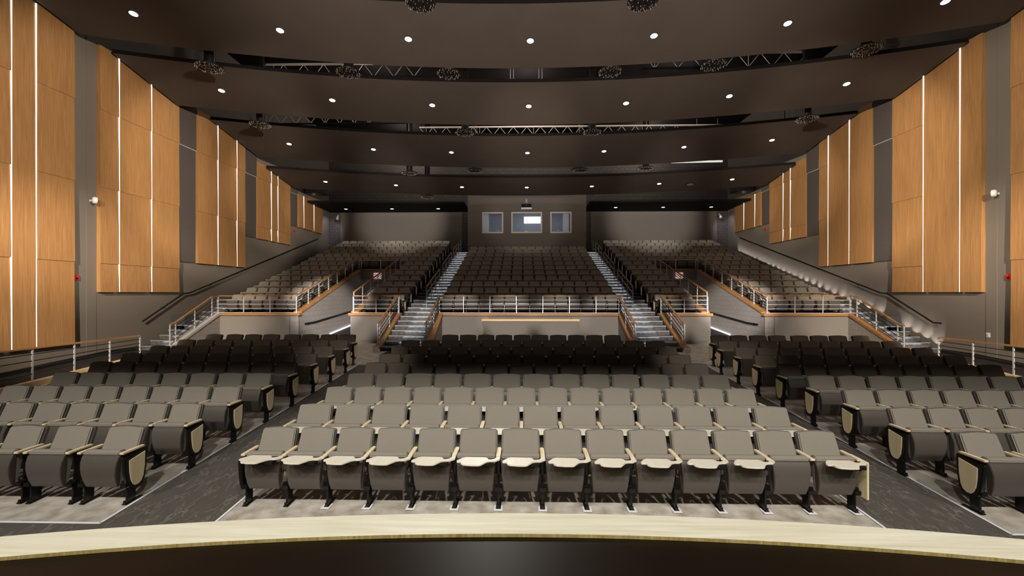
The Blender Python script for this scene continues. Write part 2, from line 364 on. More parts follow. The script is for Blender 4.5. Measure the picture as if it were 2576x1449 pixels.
# ------------------------------------------------------------------ ceiling clouds and what hangs in them
RC = 39.5
CL = {1: (12.8, 15.5, 10.9, 10.4), 2: (16.54, 19.3, 10.4, 9.85), 3: (21.1, 24.5, 10.0, 9.45), 4: (25.3, 28.1, 9.1, 8.7), 5: (28.2, 30.75, 8.22, 8.17)}
CN = {1: 'nearest the stage', 2: 'second from the stage', 3: 'middle of the five', 4: 'just in front of the control room', 5: 'against the back wall'}
def cz(k, yc):
    a, b, c, d = CL[k]; return c + (d - c) * (yc - a) / (b - a)
def cloud(k, x0=-13.62, x1=13.62, lb=None):
    yn, yf, zn, zf = CL[k]; n = 54; m_ = MB(); vs = []; th = .13 if k < 5 else .10
    for i in range(n + 1):
        x = x0 + (x1 - x0) * i / n; sg = x * x / (2 * RC) * (.35 if k == 5 else 1)
        far = yf if k == 5 else yf - sg
        vs += [(x, yn - sg, zn), (x, far, zf), (x, far, zf + th), (x, yn - sg, zn + th)]
    fs = [(0, 1, 2, 3), (4 * n + 3, 4 * n + 2, 4 * n + 1, 4 * n)]; m_.raw(vs, fs, M['cloudedge'])
    fb = []; fo = []
    for i in range(n):
        a = 4 * i; b = a + 4
        fb.append((a, b, b + 1, a + 1)); fo += [(a + 1, b + 1, b + 2, a + 2), (a + 2, b + 2, b + 3, a + 3), (a + 3, b + 3, b, a)]
    m_.f += fb; m_.mi += [m_.m(M['cloud'])] * len(fb); m_.f += fo; m_.mi += [m_.m(M['cloudedge'])] * len(fo)
    o = m_.obj('ceiling_cloud', smooth=True)
    tag(o, 'dark brown curved ceiling baffle, ' + (lb or CN[k]), 'ceiling baffle', 'curved ceiling baffles')
    return o
for k in (1, 2, 3, 4): cloud(k)
M_cloud5 = M['cloud']; M['cloud'] = plain('baffle_black', (.012, .011, .012), .8, spec=.15)
cloud(5, -13.62, -3.95, 'flat black one over the left upper seats'); cloud(5, 4.0, 13.62, 'flat black one over the right upper seats'); M['cloud'] = M_cloud5

lens = MB(); lens.tube((0, 0, .0), (0, 0, -.012), 0.108, n=24); lens_m = lens.mesh('lens', M['lamp'], smooth=True)
lensoff_m = lens_m.copy(); lensoff_m.materials.clear(); lensoff_m.materials.append(M['lampoff'])
rim = MB(); n = 24; vs = []
for r, z in ((.108, 0), (.108, -.016), (.122, -.013), (.124, 0)): vs += [(r * math.cos(2 * PI * i / n), r * math.sin(2 * PI * i / n), z) for i in range(n)]
rim.raw(vs, [(j * n + i, j * n + (i + 1) % n, ((j + 1) % 4) * n + (i + 1) % n, ((j + 1) % 4) * n + i) for j in range(4) for i in range(n)]); rim_m = rim.mesh('trim_ring', M['cloudedge'], smooth=True)
LX = [-11.45, -7.68, -3.87, 0, 3.86, 7.66, 11.42]
def downlight(x, y, z, tilt, label, on=True, e=260, grp='downlights in the ceiling baffles', sc=1.0):
    t = thing('downlight', label, 'ceiling light', (x, y, z), grp); t.rotation_euler = (tilt, 0, 0); t.scale = (sc, sc, sc)
    put('lens', lens_m if on else lensoff_m, t); put('trim_ring', rim_m, t)
    if on:
        d = bpy.data.lights.get('downlight_%d' % e) or bpy.data.lights.new('downlight_%d' % e, 'SPOT')
        d.energy = e; d.spot_size = math.radians(74); d.spot_blend = .8; d.shadow_soft_size = .06; d.color = (1, .93, .86)
        l = bpy.data.objects.new('downlight_beam', d); C.objects.link(l); l.location = (x, y, z - .03)
    return t
YL = {1: 14.22, 2: 17.97, 3: 22.77, 4: 26.72}; EL = {1: 100, 2: 50, 3: 40, 4: 40}
for k in YL:
    a, b, c_, d_ = CL[k]; tl = math.atan((d_ - c_) / (b - a))
    for i, x in enumerate(LX):
        y = YL[k] - x * x / (2 * RC)
        downlight(x, y, cz(k, YL[k]) - .001, tl, 'small round lit downlight, %s from the left in the %s row from the stage' % (ORD[i], ORD[k - 1]), e=EL[k])
for i, x in enumerate([-12.1, -8.98, -5.88, 5.88, 8.98, 12.1]):
    downlight(x, 29.6 + (.0 if x < 0 else -.15), cz(5, 29.6) - .002, -.02, 'small round lit downlight under the rear baffle, %s from the left' % ORD[i], e=60)
t = downlight(9.42, 25.94, cz(4, 27.06) - .002, math.atan(-.143), 'larger unlit round ceiling speaker grille beside the sixth downlight of the fourth row', on=False, sc=1.9, grp=None)
t['category'] = 'ceiling speaker'

# swirl air diffusers on short ducts in the gaps between the baffles
def dif_mesh():
    m_ = MB(); n = 36; R = .40
    prof = [(0, -.06), (.10, -.055), (.10, -.02), (.17, -.02), (.17, -.05), (.24, -.045), (.24, -.015), (.31, -.012), (.31, -.04), (.38, -.03), (R, .0), (.30, .05), (.2, .07), (0, .07)]
    vs = []
    for r, z in prof: vs += [(max(r, .001) * math.cos(2 * PI * i / n), max(r, .001) * math.sin(2 * PI * i / n), z) for i in range(n)]
    fs = [(j * n + i, j * n + (i + 1) % n, (j + 1) * n + (i + 1) % n, (j + 1) * n + i) for j in range(len(prof) - 1) for i in range(n)]
    m_.raw(vs, fs, M['diff'])
    rnd = random.Random(3)
    for ring, cnt in ((.135, 14), (.205, 22), (.275, 30), (.345, 38), (.39, 44)):     # punched holes around each ring, their sparkle put in as pale specks
        for i in range(cnt):
            a = 2 * PI * i / cnt + rnd.random() * .1; x = ring * math.cos(a); y = ring * math.sin(a)
            if rnd.random() < .4: m_.box(x - .004, x + .004, y - .004, y + .004, -.062, -.03, M['truss'])
    return m_.mesh('diffuser_disc')
dm = dif_mesh()
def diffuser(x, y, z, label, sc=1.0):
    t = thing('air_diffuser', label, 'air vent', (x, y, z), 'round black ceiling diffusers')
    o = put('diffuser_disc', dm, t); o.scale = (sc, sc, sc)
    o = MB().tube((0, 0, .06), (0, 0, ZT - z), .16, n=20).obj('duct_neck', M['diff'], t, smooth=True)
GAP = {'front': [(-3.121, 12.477, 10.77), (3.108, 12.478, 10.708)],
 'first': [(-10.644, 14.546, 10.093),(-6.346, 15.47, 10.328),(-2.888, 15.874, 10.445),(2.859, 15.877, 10.45),(6.319, 15.475, 10.442),(10.759, 14.515, 10.381)],
 'second': [(-11.31, 18.531, 9.703),(-2.843, 20.048, 9.823),(2.878, 20.045, 9.809),(11.391, 18.508, 9.719)],
 'third': [(-6.44, 24.22, 9.14),(-2.901, 24.793, 9.418),(2.959, 24.789, 9.401),(6.459, 24.372, 9.372)], 'rear': [(-6.27, 28.02, 8.65)]}
for g, L_ in GAP.items():
    for i, p in enumerate(L_):
        where = {'front': 'in front of the nearest baffle', 'first': 'in the gap behind the nearest baffle', 'second': 'in the gap behind the second baffle', 'third': 'in the gap before the fourth baffle', 'rear': 'in front of the rear block wall'}[g]
        diffuser(*p, 'round black air diffuser %s%s' % (where, '' if len(L_) == 1 else ', %s from left' % ORD[i]), 1.05)

t = thing('assumed_spotlight', 'assumed black spotlight hung in the gap behind the second baffle, aimed at the stage', 'spotlight', (-1.75, 20.25, 10.35))  # lamp assumed from the glossy highlight on the stage floor, hidden behind the baffle
part(t, 'body', MB().tube((-1.75, 20.45, 10.43), (-1.73, 20.05, 10.25), .09, n=14), M['blackmatte'])
part(t, 'hanger', MB().tube((-1.75, 20.4, 10.45), (-1.75, 20.4, ZT), .015, n=6), M['blackmatte'])
spot('assumed_spotlight_beam', (-1.73, 19.95, 10.22), (-.6, 1.2, .9), 1900, 22, .6, .09, (1, .97, .88))  # beam of the assumed lamp, added for the stage floor highlight
# open web roof trusses seen through the gaps
def truss(y, z0, z1, x0, x1, label, pitch=.7, curve=True):
    t = thing('roof_truss', label, 'roof truss', (0, y, z1), 'open-web roof trusses')
    n = int((x1 - x0) / pitch)
    part(t, 'top_chord', MB().box(x0, x1, y - .05, y + .05, z1 - .03, z1 + .03), M['truss'])
    part(t, 'bottom_chord', MB().box(x0, x1, y - .05, y + .05, z0 - .025, z0 + .025), M['deck'])
    m_ = MB()
    for i in range(n):
        a = x0 + (x1 - x0) * i / n; b = x0 + (x1 - x0) * (i + 1) / n; c = (a + b) / 2
        m_.tube((a, y, z1), (c, y, z0), .012, n=5); m_.tube((c, y, z0), (b, y, z1), .012, n=5)
        if i % 4 == 0: m_.tube((c, y, z0), (c, y, z1), .010, n=5)
    part(t, 'web', m_, M['truss'])
    for x in (x0 + .1, (x0 + x1) / 2, x1 - .1): part(t, 'hanger', MB().tube((x, y, z1), (x, y, ZT), .02, n=6), M['deck'])
truss(23.0, 10.72, 11.15, -5.6, 13.2, 'long pale zigzag truss in the gap behind the second baffle', .68)
truss(21.8, 10.95, 11.45, -13.3, -6.0, 'pale zigzag truss in the gap behind the second baffle, left end', .72)
truss(19.6, 12.15, 12.75, -11.8, -4.6, 'pale zigzag truss in the gap behind the nearest baffle, left half', .9)
truss(18.8, 12.0, 12.6, 4.8, 11.6, 'pale zigzag truss in the gap behind the nearest baffle, right half', .9)
for i, x in enumerate((-.75, -.62, .42, .55)):
    o = MB().tube((x, 18.3, 10.75 if i in (0, 2) else 10.95), (x, 18.3, ZT), .014, n=6).obj('hanger_rod', M['steel'])
    tag(o, 'thin steel hanger rod in the gap behind the nearest baffle, %s from left' % ORD[i], 'hanger rod', 'hanger rods')
t = thing('strip_light', 'long white tube fitting hanging on brackets before the upper block wall', 'strip light', (10.8, 28.5, 10.87))
part(t, 'tube', MB().tube((9.2, 28.5, 10.86), (12.4, 28.5, 10.9), .06, n=10), glow('tube_lamp', (.9, .87, .82), .5))
for x in (10.8, 12.1): part(t, 'bracket', MB().tube((x, 28.5, 10.9), (x - .16, 28.5, 11.1), .012, n=5).tube((x, 28.5, 10.9), (x + .16, 28.5, 11.1), .012, n=5).tube((x, 28.5, 10.9), (x, 28.5, ZT), .01, n=5), M['plastic'])
t = thing('strip_light', 'short white bar fitting at the right end of the gap behind the nearest baffle', 'strip light', (11.8, 15.5, 11.05))
part(t, 'tube', MB().tube((11.5, 15.5, 11.05), (12.6, 15.5, 11.05), .03, n=8), M['plastic'])
part(t, 'bracket', MB().tube((12.0, 15.5, 11.05), (12.0, 15.5, ZT), .012, n=5), M['plastic'])
for s in (-1, 1):
    t = MB().box(*sorted((s * 12.6, s * 13.8)), 27.3, 28.1, 8.75, 9.4).obj('air_duct', M['duct'], bevel=.02)
    tag(t, 'boxy grey metal duct above the smallest timber bay, %s wall' % ('left' if s < 0 else 'right'), 'air duct', 'metal ducts at the rear')

# ------------------------------------------------------------------ back wall panels and control room
for s, (a, b) in ((-1, (-12.99, -4.44)), (1, (4.46, 13.08))):
    o = MB().box(a, b, YB - .06, YB, 5.5, 8.165).obj('acoustic_panel', M['acou'], bevel=.006)
    tag(o, 'wide grey fabric panel on the back wall, %s of the control room' % ('left' if s < 0 else 'right'), 'acoustic panel', 'wide back wall panels')
    x = -13.13 if s < 0 else 13.23
    t = thing('wall_spotlight', 'small white wall spotlight at the outer end of the %s back wall panel' % ('left' if s < 0 else 'right'), 'spotlight', (x, YB, 7.75), 'small fixtures on the back wall')
    part(t, 'bracket', MB().box(x - .03, x + .03, YB - .12, YB, 7.9, 8.0), M['plastic'])
    part(t, 'lamp_head', MB().tube((x, YB - .14, 7.95), (x + .02, YB - .32, 7.66), .055, n=12, r2=.10), M['plastic'], smooth=True)
BY = 28.9; bx0, bx1 = -3.81, 3.87
WIN = [(-2.83, -1.54, 'left'), (-.94, .98, 'middle'), (1.58, 2.88, 'right')]
mb = MB(); zs0, zs1 = 6.47, 7.76
mb.box(bx0, bx1, BY, BY + .2, 4.3, zs0).box(bx0, bx1, BY, BY + .2, zs1, 9.6)
xx = [bx0] + [v for w_ in WIN for v in w_[:2]] + [bx1]
for i in range(0, len(xx), 2): mb.box(xx[i], xx[i + 1], BY, BY + .2, zs0, zs1)
struct('wall_booth_front', mb, M['acou'])
struct('wall_booth_sides', MB().box(bx0, bx0 + .15, BY + .2, YB + 1.6, 4.3, 9.6).box(bx1 - .15, bx1, BY + .2, YB + 1.6, 4.3, 9.6).box(bx0, bx1, BY + .2, YB + 1.6, 9.5, 9.6), M['cmu'])
struct('wall_booth_inner', MB().box(bx0 + .15, bx1 - .15, YB + 1.4, YB + 1.6, 5.3, 9.5).box(bx0 + .15, bx1 - .15, BY + .2, YB + 1.4, 5.3, 5.4), M['boothin'])
# fabric bands over the booth front
for z0, z1 in ((4.9, 6.43), (7.88, 8.99)):
    tag(MB().box(bx0 + .02, bx1 - .02, BY - .035, BY, z0, z1).obj('acoustic_panel', M['acou'], bevel=.006), 'grey fabric band across the control room front, %s its windows' % ('below' if z0 < 6 else 'above'), 'acoustic panel')
for j, (a, b) in enumerate([(bx0 + .02, WIN[0][0] - .06), (WIN[0][1] + .06, WIN[1][0] - .06), (WIN[1][1] + .06, WIN[2][0] - .06), (WIN[2][1] + .06, bx1 - .02)]):
    tag(MB().box(a, b, BY - .035, BY, 6.46, 7.86).obj('acoustic_panel', M['acou'], bevel=.006), 'narrow grey fabric panel between control room windows, %s from left' % ORD[j], 'acoustic panel', 'panels between the control room windows')
for k, (a, b, nm) in enumerate(WIN):
    t = thing('window_%d' % (k + 1), None, None, ((a + b) / 2, BY, zs0)); t['kind'] = 'structure'
    fw = .07; m_ = MB().box(a - .04, a + fw - .02, BY - .06, BY + .1, zs0 - .04, zs1 + .04).box(b - fw + .02, b + .04, BY - .06, BY + .1, zs0 - .04, zs1 + .04)
    m_.box(a + fw - .02, b - fw + .02, BY - .06, BY + .1, zs0 - .04, zs0 + fw - .02).box(a + fw - .02, b - fw + .02, BY - .06, BY + .1, zs1 - fw + .02, zs1 + .04)
    part(t, 'window_frame', m_, M['winframe'])
    part(t, 'pane', MB().box(a + .05, b - .05, BY + .02, BY + .03, zs0 + .05, zs1 - .05), M['glass'])
area('assumed_booth_light', (0, YB - .3, 9.3), (0, YB + .3, 5), 95, 5, 1.2, (.80, .86, 1.0))  # assumed unseen lamp, lights the inside of the control room
o = MB().box(-.15, 1.12, YB + .3, YB + .5, 7.45, 7.9).obj('ceiling_panel_light', glow('booth_lamp_panel', (.9, .93, 1), 1.1)); tag(o, 'bright white light panel inside the middle control room window', 'ceiling light')
for s, a in ((-1, -3.1), (1, 2.65)):
    o = MB().box(a, a + .42, YB + .9, YB + 1.35, 5.42, 8.5).obj('white_board', M['plastic']); tag(o, 'tall pale panel seen through the %s control room window' % ('left' if s < 0 else 'right'), 'cabinet')
for x, z in ((-2.0, 7.05), (2.32, 7.05), (0, 7.0)): tag(MB().box(x - .1, x + .1, YB + 1.36, YB + 1.4, z, z + .05).obj('wall_plate', M['plastic']), 'small pale plate on the control room inner wall, %s window' % ('left' if x < -1 else 'right' if x > 1 else 'middle'), 'wall plate')
o = MB().box(2.2, 2.5, YB + .6, YB + .9, 5.42, 6.62).obj('equipment_stand', M['blackmatte']); tag(o, 'small black equipment at the foot of the right control room window', 'equipment')
t = thing('projector', 'dark box projector bracketed above the middle control room window', 'projector', (0, BY - .3, 7.95))
part(t, 'body', MB().box(-.32, .32, BY - .5, BY - .12, 8.02, 8.24), M['blackmatte'], bevel=.02)
part(t, 'shelf', MB().box(-.34, .34, BY - .52, BY - .036, 7.9, 8.01), M['steel'], bevel=.008)
part(t, 'lens', MB().tube((0, BY - .5, 8.13), (0, BY - .55, 8.13), .05, n=16), M['black'])
t = thing('wall_spotlight', 'small white camera on the control room front above the projector', 'camera', (0, BY - .1, 8.4))
part(t, 'base', MB().tube((0, BY - .036, 8.5), (0, BY - .12, 8.5), .06, n=14), M['plastic'])
part(t, 'lamp_head', MB().tube((0, BY - .12, 8.6), (0, BY - .2, 8.36), .05, n=14, r2=.10), M['plastic'], smooth=True)

# ------------------------------------------------------------------ raked tiers
def aK(k): return 17.85 if k == 1 else 18.85 + .975 * (k - 2)
def tz(k): return 1.65 + .302 * (k - 1)
VX0, VX1, VYE = 7.14, 9.29, 24.65      # entry tunnels
mb = MB()
def tier(x0, x1, k0, k1, front=None):
    for k in range(k0, k1 + 1):
        y0 = aK(k) if not (front and k == k0) else front
        y1 = aK(k + 1) if k < k1 else (YB if k1 == 13 else BY)
        mb.box(x0, x1, y0, y1, .0 if k < 3 else 1.2 if k < 8 else 3.42, tz(k), M['carpetd'])
for s in (-1, 1):
    for a, b, k0, k1 in ((12.65, 9.29, 1, 7), (7.14, 5.15, 1, 7), (12.65, 5.15, 8, 13)):
        x0, x1 = sorted((s * a, s * b)); tier(x0, x1, k0, k1)
tier(-3.68, 3.78, 1, 11)
struct('floor_tiers', mb)
FY = 17.72
mb = MB()
for a, b in ((-12.65, -9.27), (-7.16, -5.15), (-3.66, 3.74), (5.17, 7.16), (9.27, 12.65)): mb.box(a, b, FY, 17.85, .5, 1.68, M['cmulightx'])
struct('wall_fascia', mb)
# timber ledges on the balcony front
for a, b, lb in ((-12.78, -9.2, 'far left block'), (-7.22, -5.1, 'short block left of centre'), (-3.72, 3.80, 'centre block'), (5.12, 7.22, 'short block right of centre'), (9.2, 12.74, 'far right block')):
    tag(MB().box(a, b, FY - .09, FY + .16, 1.67, 1.775).obj('timber_ledge', M['caps'], bevel=.006), 'oak ledge along the upper seating front, ' + lb, 'ledge', 'oak ledges of the upper seating')
for a, b, lb in ((-12.48, -9.62, 'far left block'), (-7.08, -5.24, 'short block left of centre'), (-3.56, 3.64, 'centre block behind the timber-topped pen'), (5.26, 7.08, 'short block right of centre'), (9.62, 12.46, 'far right block')):
    tag(MB().box(a, b, FY - .05, FY, .62 if abs(a) > 9 else .66, 1.645).obj('acoustic_panel', M['acou'], bevel=.008), 'grey fabric panel on the wall below the ledge, ' + lb, 'acoustic panel', 'front wall fabric panels')
# box pen in front of the centre block
t = thing('mixing_desk_pen', 'grey low pen with pale oak top rail below the centre ledge', 'partition', (0.05, 16.9, .565))
part(t, 'front_wall', MB().box(-1.72, 1.82, 16.72, 16.84, .565, 1.52), M['acou'])
part(t, 'side_wall', MB().box(-1.72, -1.6, 16.84, FY - .055, .565, 1.52), M['greypaint'])
part(t, 'side_wall', MB().box(1.70, 1.82, 16.84, FY - .055, .565, 1.52), M['greypaint'])
part(t, 'top_rail', MB().box(-1.78, 1.88, 16.66, 16.88, 1.52, 1.60).box(-1.78, -1.56, 16.88, 17.6, 1.52, 1.60).box(1.66, 1.88, 16.88, 17.6, 1.52, 1.60), M['paleoakx'])

# tunnels (entry vomitories)
def vomitory(s, side):
    # sloping block walls each side with oak ledge on top
    zt = lambda y: 1.67 + (3.82 - 1.67) * (y - FY) / (VYE - FY)
    for nm, xa, xb in (('outer', VX1, VX1 + .02), ('inner', VX1 - 9, VX1 - 9)):
        if nm == 'outer': xa, xb = VX1 - .02, VX1 + .18
        else: xa, xb = VX1 - 9, VX1 - 9
        if nm == 'inner': xa, xb = VX0 - .18, VX0 + .02
        x0, x1 = sorted((s * xa, s * xb))
        m_ = MB().prismx([(17.86, -.1), (VYE + .2, -.1), (VYE + .2, 3.82), (17.86, 1.715)], x0, x1)
        m_.box(x0, x1, VYE + .2, 27.6, -.1, 3.33)
        struct('wall_tunnel_%s_%s' % (side, nm), m_, M['cmulight'])
        c0, c1 = (VX1 - .06, VX1 + .26) if nm == 'outer' else (VX0 - .26, VX0 + .06)
        x0, x1 = sorted((s * c0, s * c1))
        m_ = MB().prismx([(FY + .165, 1.75), (VYE + .2, 3.83), (VYE + .2, 3.90), (FY + .165, 1.83)], x0, x1)
        tag(m_.obj('timber_ledge', M['capsy'], bevel=.005), 'sloping oak ledge on the %s side of the %s entry tunnel' % (nm, side), 'ledge', 'sloping tunnel ledges')
    x0, x1 = sorted((s * (VX1 - .02), s * (VX0 + .02)))
    struct('wall_tunnel_%s_header' % side, MB().box(x0, x1, VYE, VYE + .2, 3.33, 3.82).box(x0, x1, VYE + .2, 27.6, 3.33, 3.4), M['cmulightx'])
    struct('wall_tunnel_%s_end' % side, MB().box(x0, x1, 27.4, 27.6, .3, 3.4), M['greypaint'])
    xa, xb = sorted((s * (VX0 - .2), s * (VX1 + .2)))
    tag(MB().box(xa, xb, VYE - .06, VYE + .24, 3.82, 3.9).obj('timber_ledge', M['caps'], bevel=.005), 'level oak ledge across the far end of the %s entry tunnel' % side, 'ledge', 'tunnel end ledges')
    # ramp floor up the tunnel
    m_ = MB(); m_.raw([(x0, 17.4, .57), (x1, 17.4, .57), (x1, 20.4, .57), (x0, 20.4, .57), (x1, 23.4, .82), (x0, 23.4, .82), (x1, 27.4, .85), (x0, 27.4, .85)], [(0, 1, 2, 3), (3, 2, 4, 5), (5, 4, 6, 7)])
    struct('floor_tunnel_' + side, m_, M['carpetd'])
    o = MB().bar((s * (VX1 - .05), 20.6, .66), (s * (VX1 - .05), 23.2, .88), .03, .05).obj('light_strip', glow('tunnel_strip', (.9, .94, 1), 1.5))
    tag(o, 'bright low light strip along the foot of the %s entry tunnel wall' % side, 'light strip', 'tunnel light strips')
    lp = spot('passage_fill', (s * 8.2, 25.6, 3.2), (s * 8.3, 26.6, .9), 160, 120, .6, .1, (1, .95, .9))  # added spot without a fitting, brightens the dark passage
    # door jamb glimpse, exit sign, handrail
    jx = s * (VX0 + .75)
    tag(MB().box(jx - .05, jx + .05, 27.25, 27.4, .86, 3.0).obj('door_jamb', M['paleoakx']), 'pale timber door jamb deep in the %s entry tunnel' % side, 'door frame', 'tunnel door jambs')
    sx = s * 8.33; t = thing('exit_sign', 'EXIT sign with red letters above the %s entry tunnel mouth' % side, 'exit sign', (sx, VYE - .03, 3.5), 'exit signs')
    part(t, 'sign_body', MB().box(sx - .21, sx + .21, VYE - .06, VYE, 3.35, 3.68), M['exitbody'], bevel=.008)
    cu = bpy.data.curves.new('exit_letters', 'FONT'); cu.body = 'EXIT'; cu.size = .24; cu.extrude = .006; cu.align_x = 'CENTER'; cu.align_y = 'CENTER'; cu.offset = .004
    cu.materials.append(M['exitred']); tmp = bpy.data.objects.new('letters_curve', cu); C.objects.link(tmp)
    lm = bpy.data.meshes.new_from_object(tmp.evaluated_get(bpy.context.evaluated_depsgraph_get())); bpy.data.objects.remove(tmp)
    lo = bpy.data.objects.new('letters', lm); C.objects.link(lo); lo.parent = t; lo.location = (0, -.04, .015); lo.rotation_euler = (PI / 2, 0, 0)
    lo['label'] = 'red EXIT lettering'
    t = thing('wall_handrail', 'black handrail on the block wall of the %s entry tunnel' % side, 'handrail', (s * 9.2, 18.3, 1.32), 'wall handrails')
    xr = s * (VX1 - .1)
    part(t, 'rail', MB().bar((xr, 18.1, 1.32), (xr, 19.0, 1.33), .035, .045).bar((xr, 19.0, 1.33), (xr, 23.4, 1.66), .035, .045), M['black'])
    for y in (18.5, 20.4, 22.3): part(t, 'bracket', MB().tube((xr, y, 1.33 + max(0, y - 19) * .075), (s * (VX1 - .02), y, 1.24 + max(0, y - 19) * .075), .012, n=6), M['black'])
vomitory(-1, 'left'); vomitory(1, 'right')

# ------------------------------------------------------------------ stairs
def stair(name, x0, x1, top_k, label, lit, lower=True):
    """flight from the floor up through the tiers; lit=(xa,xb) span of the light under each nosing"""
    t = thing(name, label, 'stairs', ((x0 + x1) / 2, 15.3, .565), 'stairs up the seating')
    seq = []
    for n_ in range(6, 0, -1): seq.append((17.7 - .4 * n_, 1.65 - .155 * n_))
    for k in range(1, top_k + 1):
        seq.append((17.7 if k == 1 else aK(k) - .02, tz(k)))
        if k < top_k: seq.append(((17.7 if k == 1 else aK(k)) + (.575 if k == 1 else .4875), tz(k) + .151))
    m_ = MB(); mn = m_
    for i, (y, z) in enumerate(seq):
        y1 = seq[i + 1][0] if i < len(seq) - 1 else (YB if top_k == 13 else BY)
        m_.box(x0, x1, y, y1 + .001, max(.3, z - .6), z, M['step'])
        mn.box(x0 + .01, x1 - .01, y - .030, y + .03, z - .006, z + .006, M['nosing']); mn.box(x0 + .01, x1 - .01, y - .030, y - .022, z - .032, z - .006, M['nosing'])
    part(t, 'treads', m_)
    for i, (y, z) in enumerate(seq):
        if i == 0: zb = .565
        else: zb = seq[i - 1][1]
        part(t, 'step_light', MB().box(lit[0], lit[1], y - .021, y - .003, z - .020, z - .008), M['steplight'])
    return seq
SEQ = stair('staircase', -5.13, -3.68, 13, 'carpeted lit stairs between the centre block and the short block, left aisle', (-4.6, -3.85))
stair('staircase', 3.78, 5.15, 13, 'carpeted lit stairs between the centre block and the short block, right aisle', (3.9, 4.65))
SL = stair('staircase', -13.62, -12.66, 13, 'lit stairs climbing along the left side wall', (-13.15, -12.75))
stair('staircase', 12.66, 13.8, 13, 'lit stairs climbing along the right side wall', (12.75, 13.5))
struct('wall_stair_filler_left', MB().box(-WX, -13.62, 15.3, 17.9, .3, .7), M['blackmatte'])
# dark low cheek box beside each wall stair
for s in (-1, 1):
    tag(MB().box(*sorted((s * 13.3, s * 13.83)), 16.9, 17.7, .9, 1.62 + .1).obj('stair_cheek_box', M['duct'], bevel=.01), 'low dark box beside the %s wall stairs, halfway up the lower flight' % ('left' if s < 0 else 'right'), 'box', 'boxes beside the wall stairs')
# assumed lamps, added for the wall scallops, at each step of the right wall stair
sq = [p for p in SL if p[0] < 29.5]
sc_d = bpy.data.lights.new('scallop', 'SPOT'); sc_d.energy = 9.0; sc_d.spot_size = math.radians(66); sc_d.spot_blend = .2; sc_d.shadow_soft_size = .012; sc_d.color = (.95, .93, .9)
wl = MB().box(-.03, .03, -.03, .03, 0, .03).mesh('assumed_step_body', M['blackmatte'])
for i, (y, z) in enumerate(sq):
    l = bpy.data.objects.new('assumed_step_beam', sc_d); C.objects.link(l); l.location = (13.58, y + .14, z + .05); aim(l, (13.84, y + .16, z + .34))
    o = put('step_lamp', wl, None, (13.58, y + .14, z)); tag(o, 'assumed tiny step lamp by the right side wall, on the %s step from the bottom' % ORD[i], 'step lamp', 'assumed step lamps on the right wall stair')

# sloped parapets of the lower flights with oak caps
def parapet(x0, x1, side, mat, capm, foot=True):
    t = thing('stair_parapet', 'low sloping %s parapet on the %s' % ('oak-topped' if capm is not M['greypaint'] else 'grey-topped', side), 'parapet', ((x0 + x1) / 2, 15.15, .565), 'parapets of the lower stair flights')
    a = min(x0, x1); b = max(x0, x1)
    part(t, 'wall', MB().prismx([(15.12, .565), (FY, .565), (FY, 1.66), (15.4, .76), (15.12, .68)], a + .03, b - .03), mat)
    part(t, 'cap', MB().prismx([(15.05, .67), (15.38, .70), (FY - .09, 1.68), (FY - .09, 1.775), (15.36, .775), (15.05, .74)], a, b), capm)
    if foot: part(t, 'foot_block', MB().box(a + .02, b - .02, 15.0, 15.13, .565, .73), M['white'])
parapet(-5.36, -5.12, 'left edge of the left centre stairs', M['cmulight'], M['capsy'])
parapet(-3.70, -3.42, 'right edge of the left centre stairs', M['cmulight'], M['capsy'], False)
parapet(3.50, 3.79, 'left edge of the right centre stairs', M['cmulight'], M['capsy'], False)
parapet(5.14, 5.38, 'right edge of the right centre stairs', M['cmulight'], M['capsy'])
parapet(-12.67, -12.42, 'open side of the left wall stairs', M['cmulight'], M['greypaint'], False)  # plain grey cap here, unlike the oak ones
parapet(12.42, 12.67, 'open side of the right wall stairs', M['cmulight'], M['capsy'], False)

# ------------------------------------------------------------------ railings
def railing(label, path, h, spacing, bars=4, barmat='bar', capw=.06, group='railings', posts=None, hs=None, base=0.0, toprail='caps', bottombar=False, postw=.015):
    """path: foot points; h: rail height at each point (or one number)"""
    P = [Vector(p) for p in path]; Hh = [h] * len(P) if not isinstance(h, (list, tuple)) else h
    t = thing('railing', label, 'railing', tuple(P[0]), group)
    top = [p + Vector((0, 0, hh)) for p, hh in zip(P, Hh)]
    m_ = MB()
    for a, b in zip(top, top[1:]): m_.bar(a, b, capw, .04)
    axis = 'caps' if abs(P[-1].x - P[0].x) > abs(P[-1].y - P[0].y) else 'capsy'
    part(t, 'handrail', m_, M[toprail] if toprail != 'caps' else M[axis])
    for i, (a, b) in enumerate(zip(P, P[1:])):
        L = (b - a).length; n = max(1, round(L / spacing))
        for j in range(n + (1 if i == len(P) - 2 else 0)):
            q = a.lerp(b, j / n); hh = Hh[i] + (Hh[i + 1] - Hh[i]) * j / n
            part(t, 'post', MB().box(q.x - postw, q.x + postw, q.y - postw, q.y + postw, q.z, q.z + hh - .02), M['steel'])
    for k in range(bars):
        f = (k + 1) / (bars + 1) if not bottombar else k / bars
        m_ = MB()
        for i, (a, b) in enumerate(zip(P, P[1:])):
            za = Hh[i] * f; zb = Hh[i + 1] * f
            m_.tube(a + Vector((0, 0, za + .01)), b + Vector((0, 0, zb + .01)), .0125, n=6)
        part(t, 'cross_bar', m_, M[barmat])
    return t
RH = .68; ZL = 1.775
railing('straight railing with oak handrail on the centre block ledge', [(-3.66, FY + .02, ZL), (3.72, FY + .02, ZL)], RH, .99, 4, 'steel', bottombar=True)
railing('straight railing on the far left block ledge', [(-12.6, FY + .02, ZL), (-9.36, FY + .02, ZL)], RH, 1.0, 4, 'steel', bottombar=True)
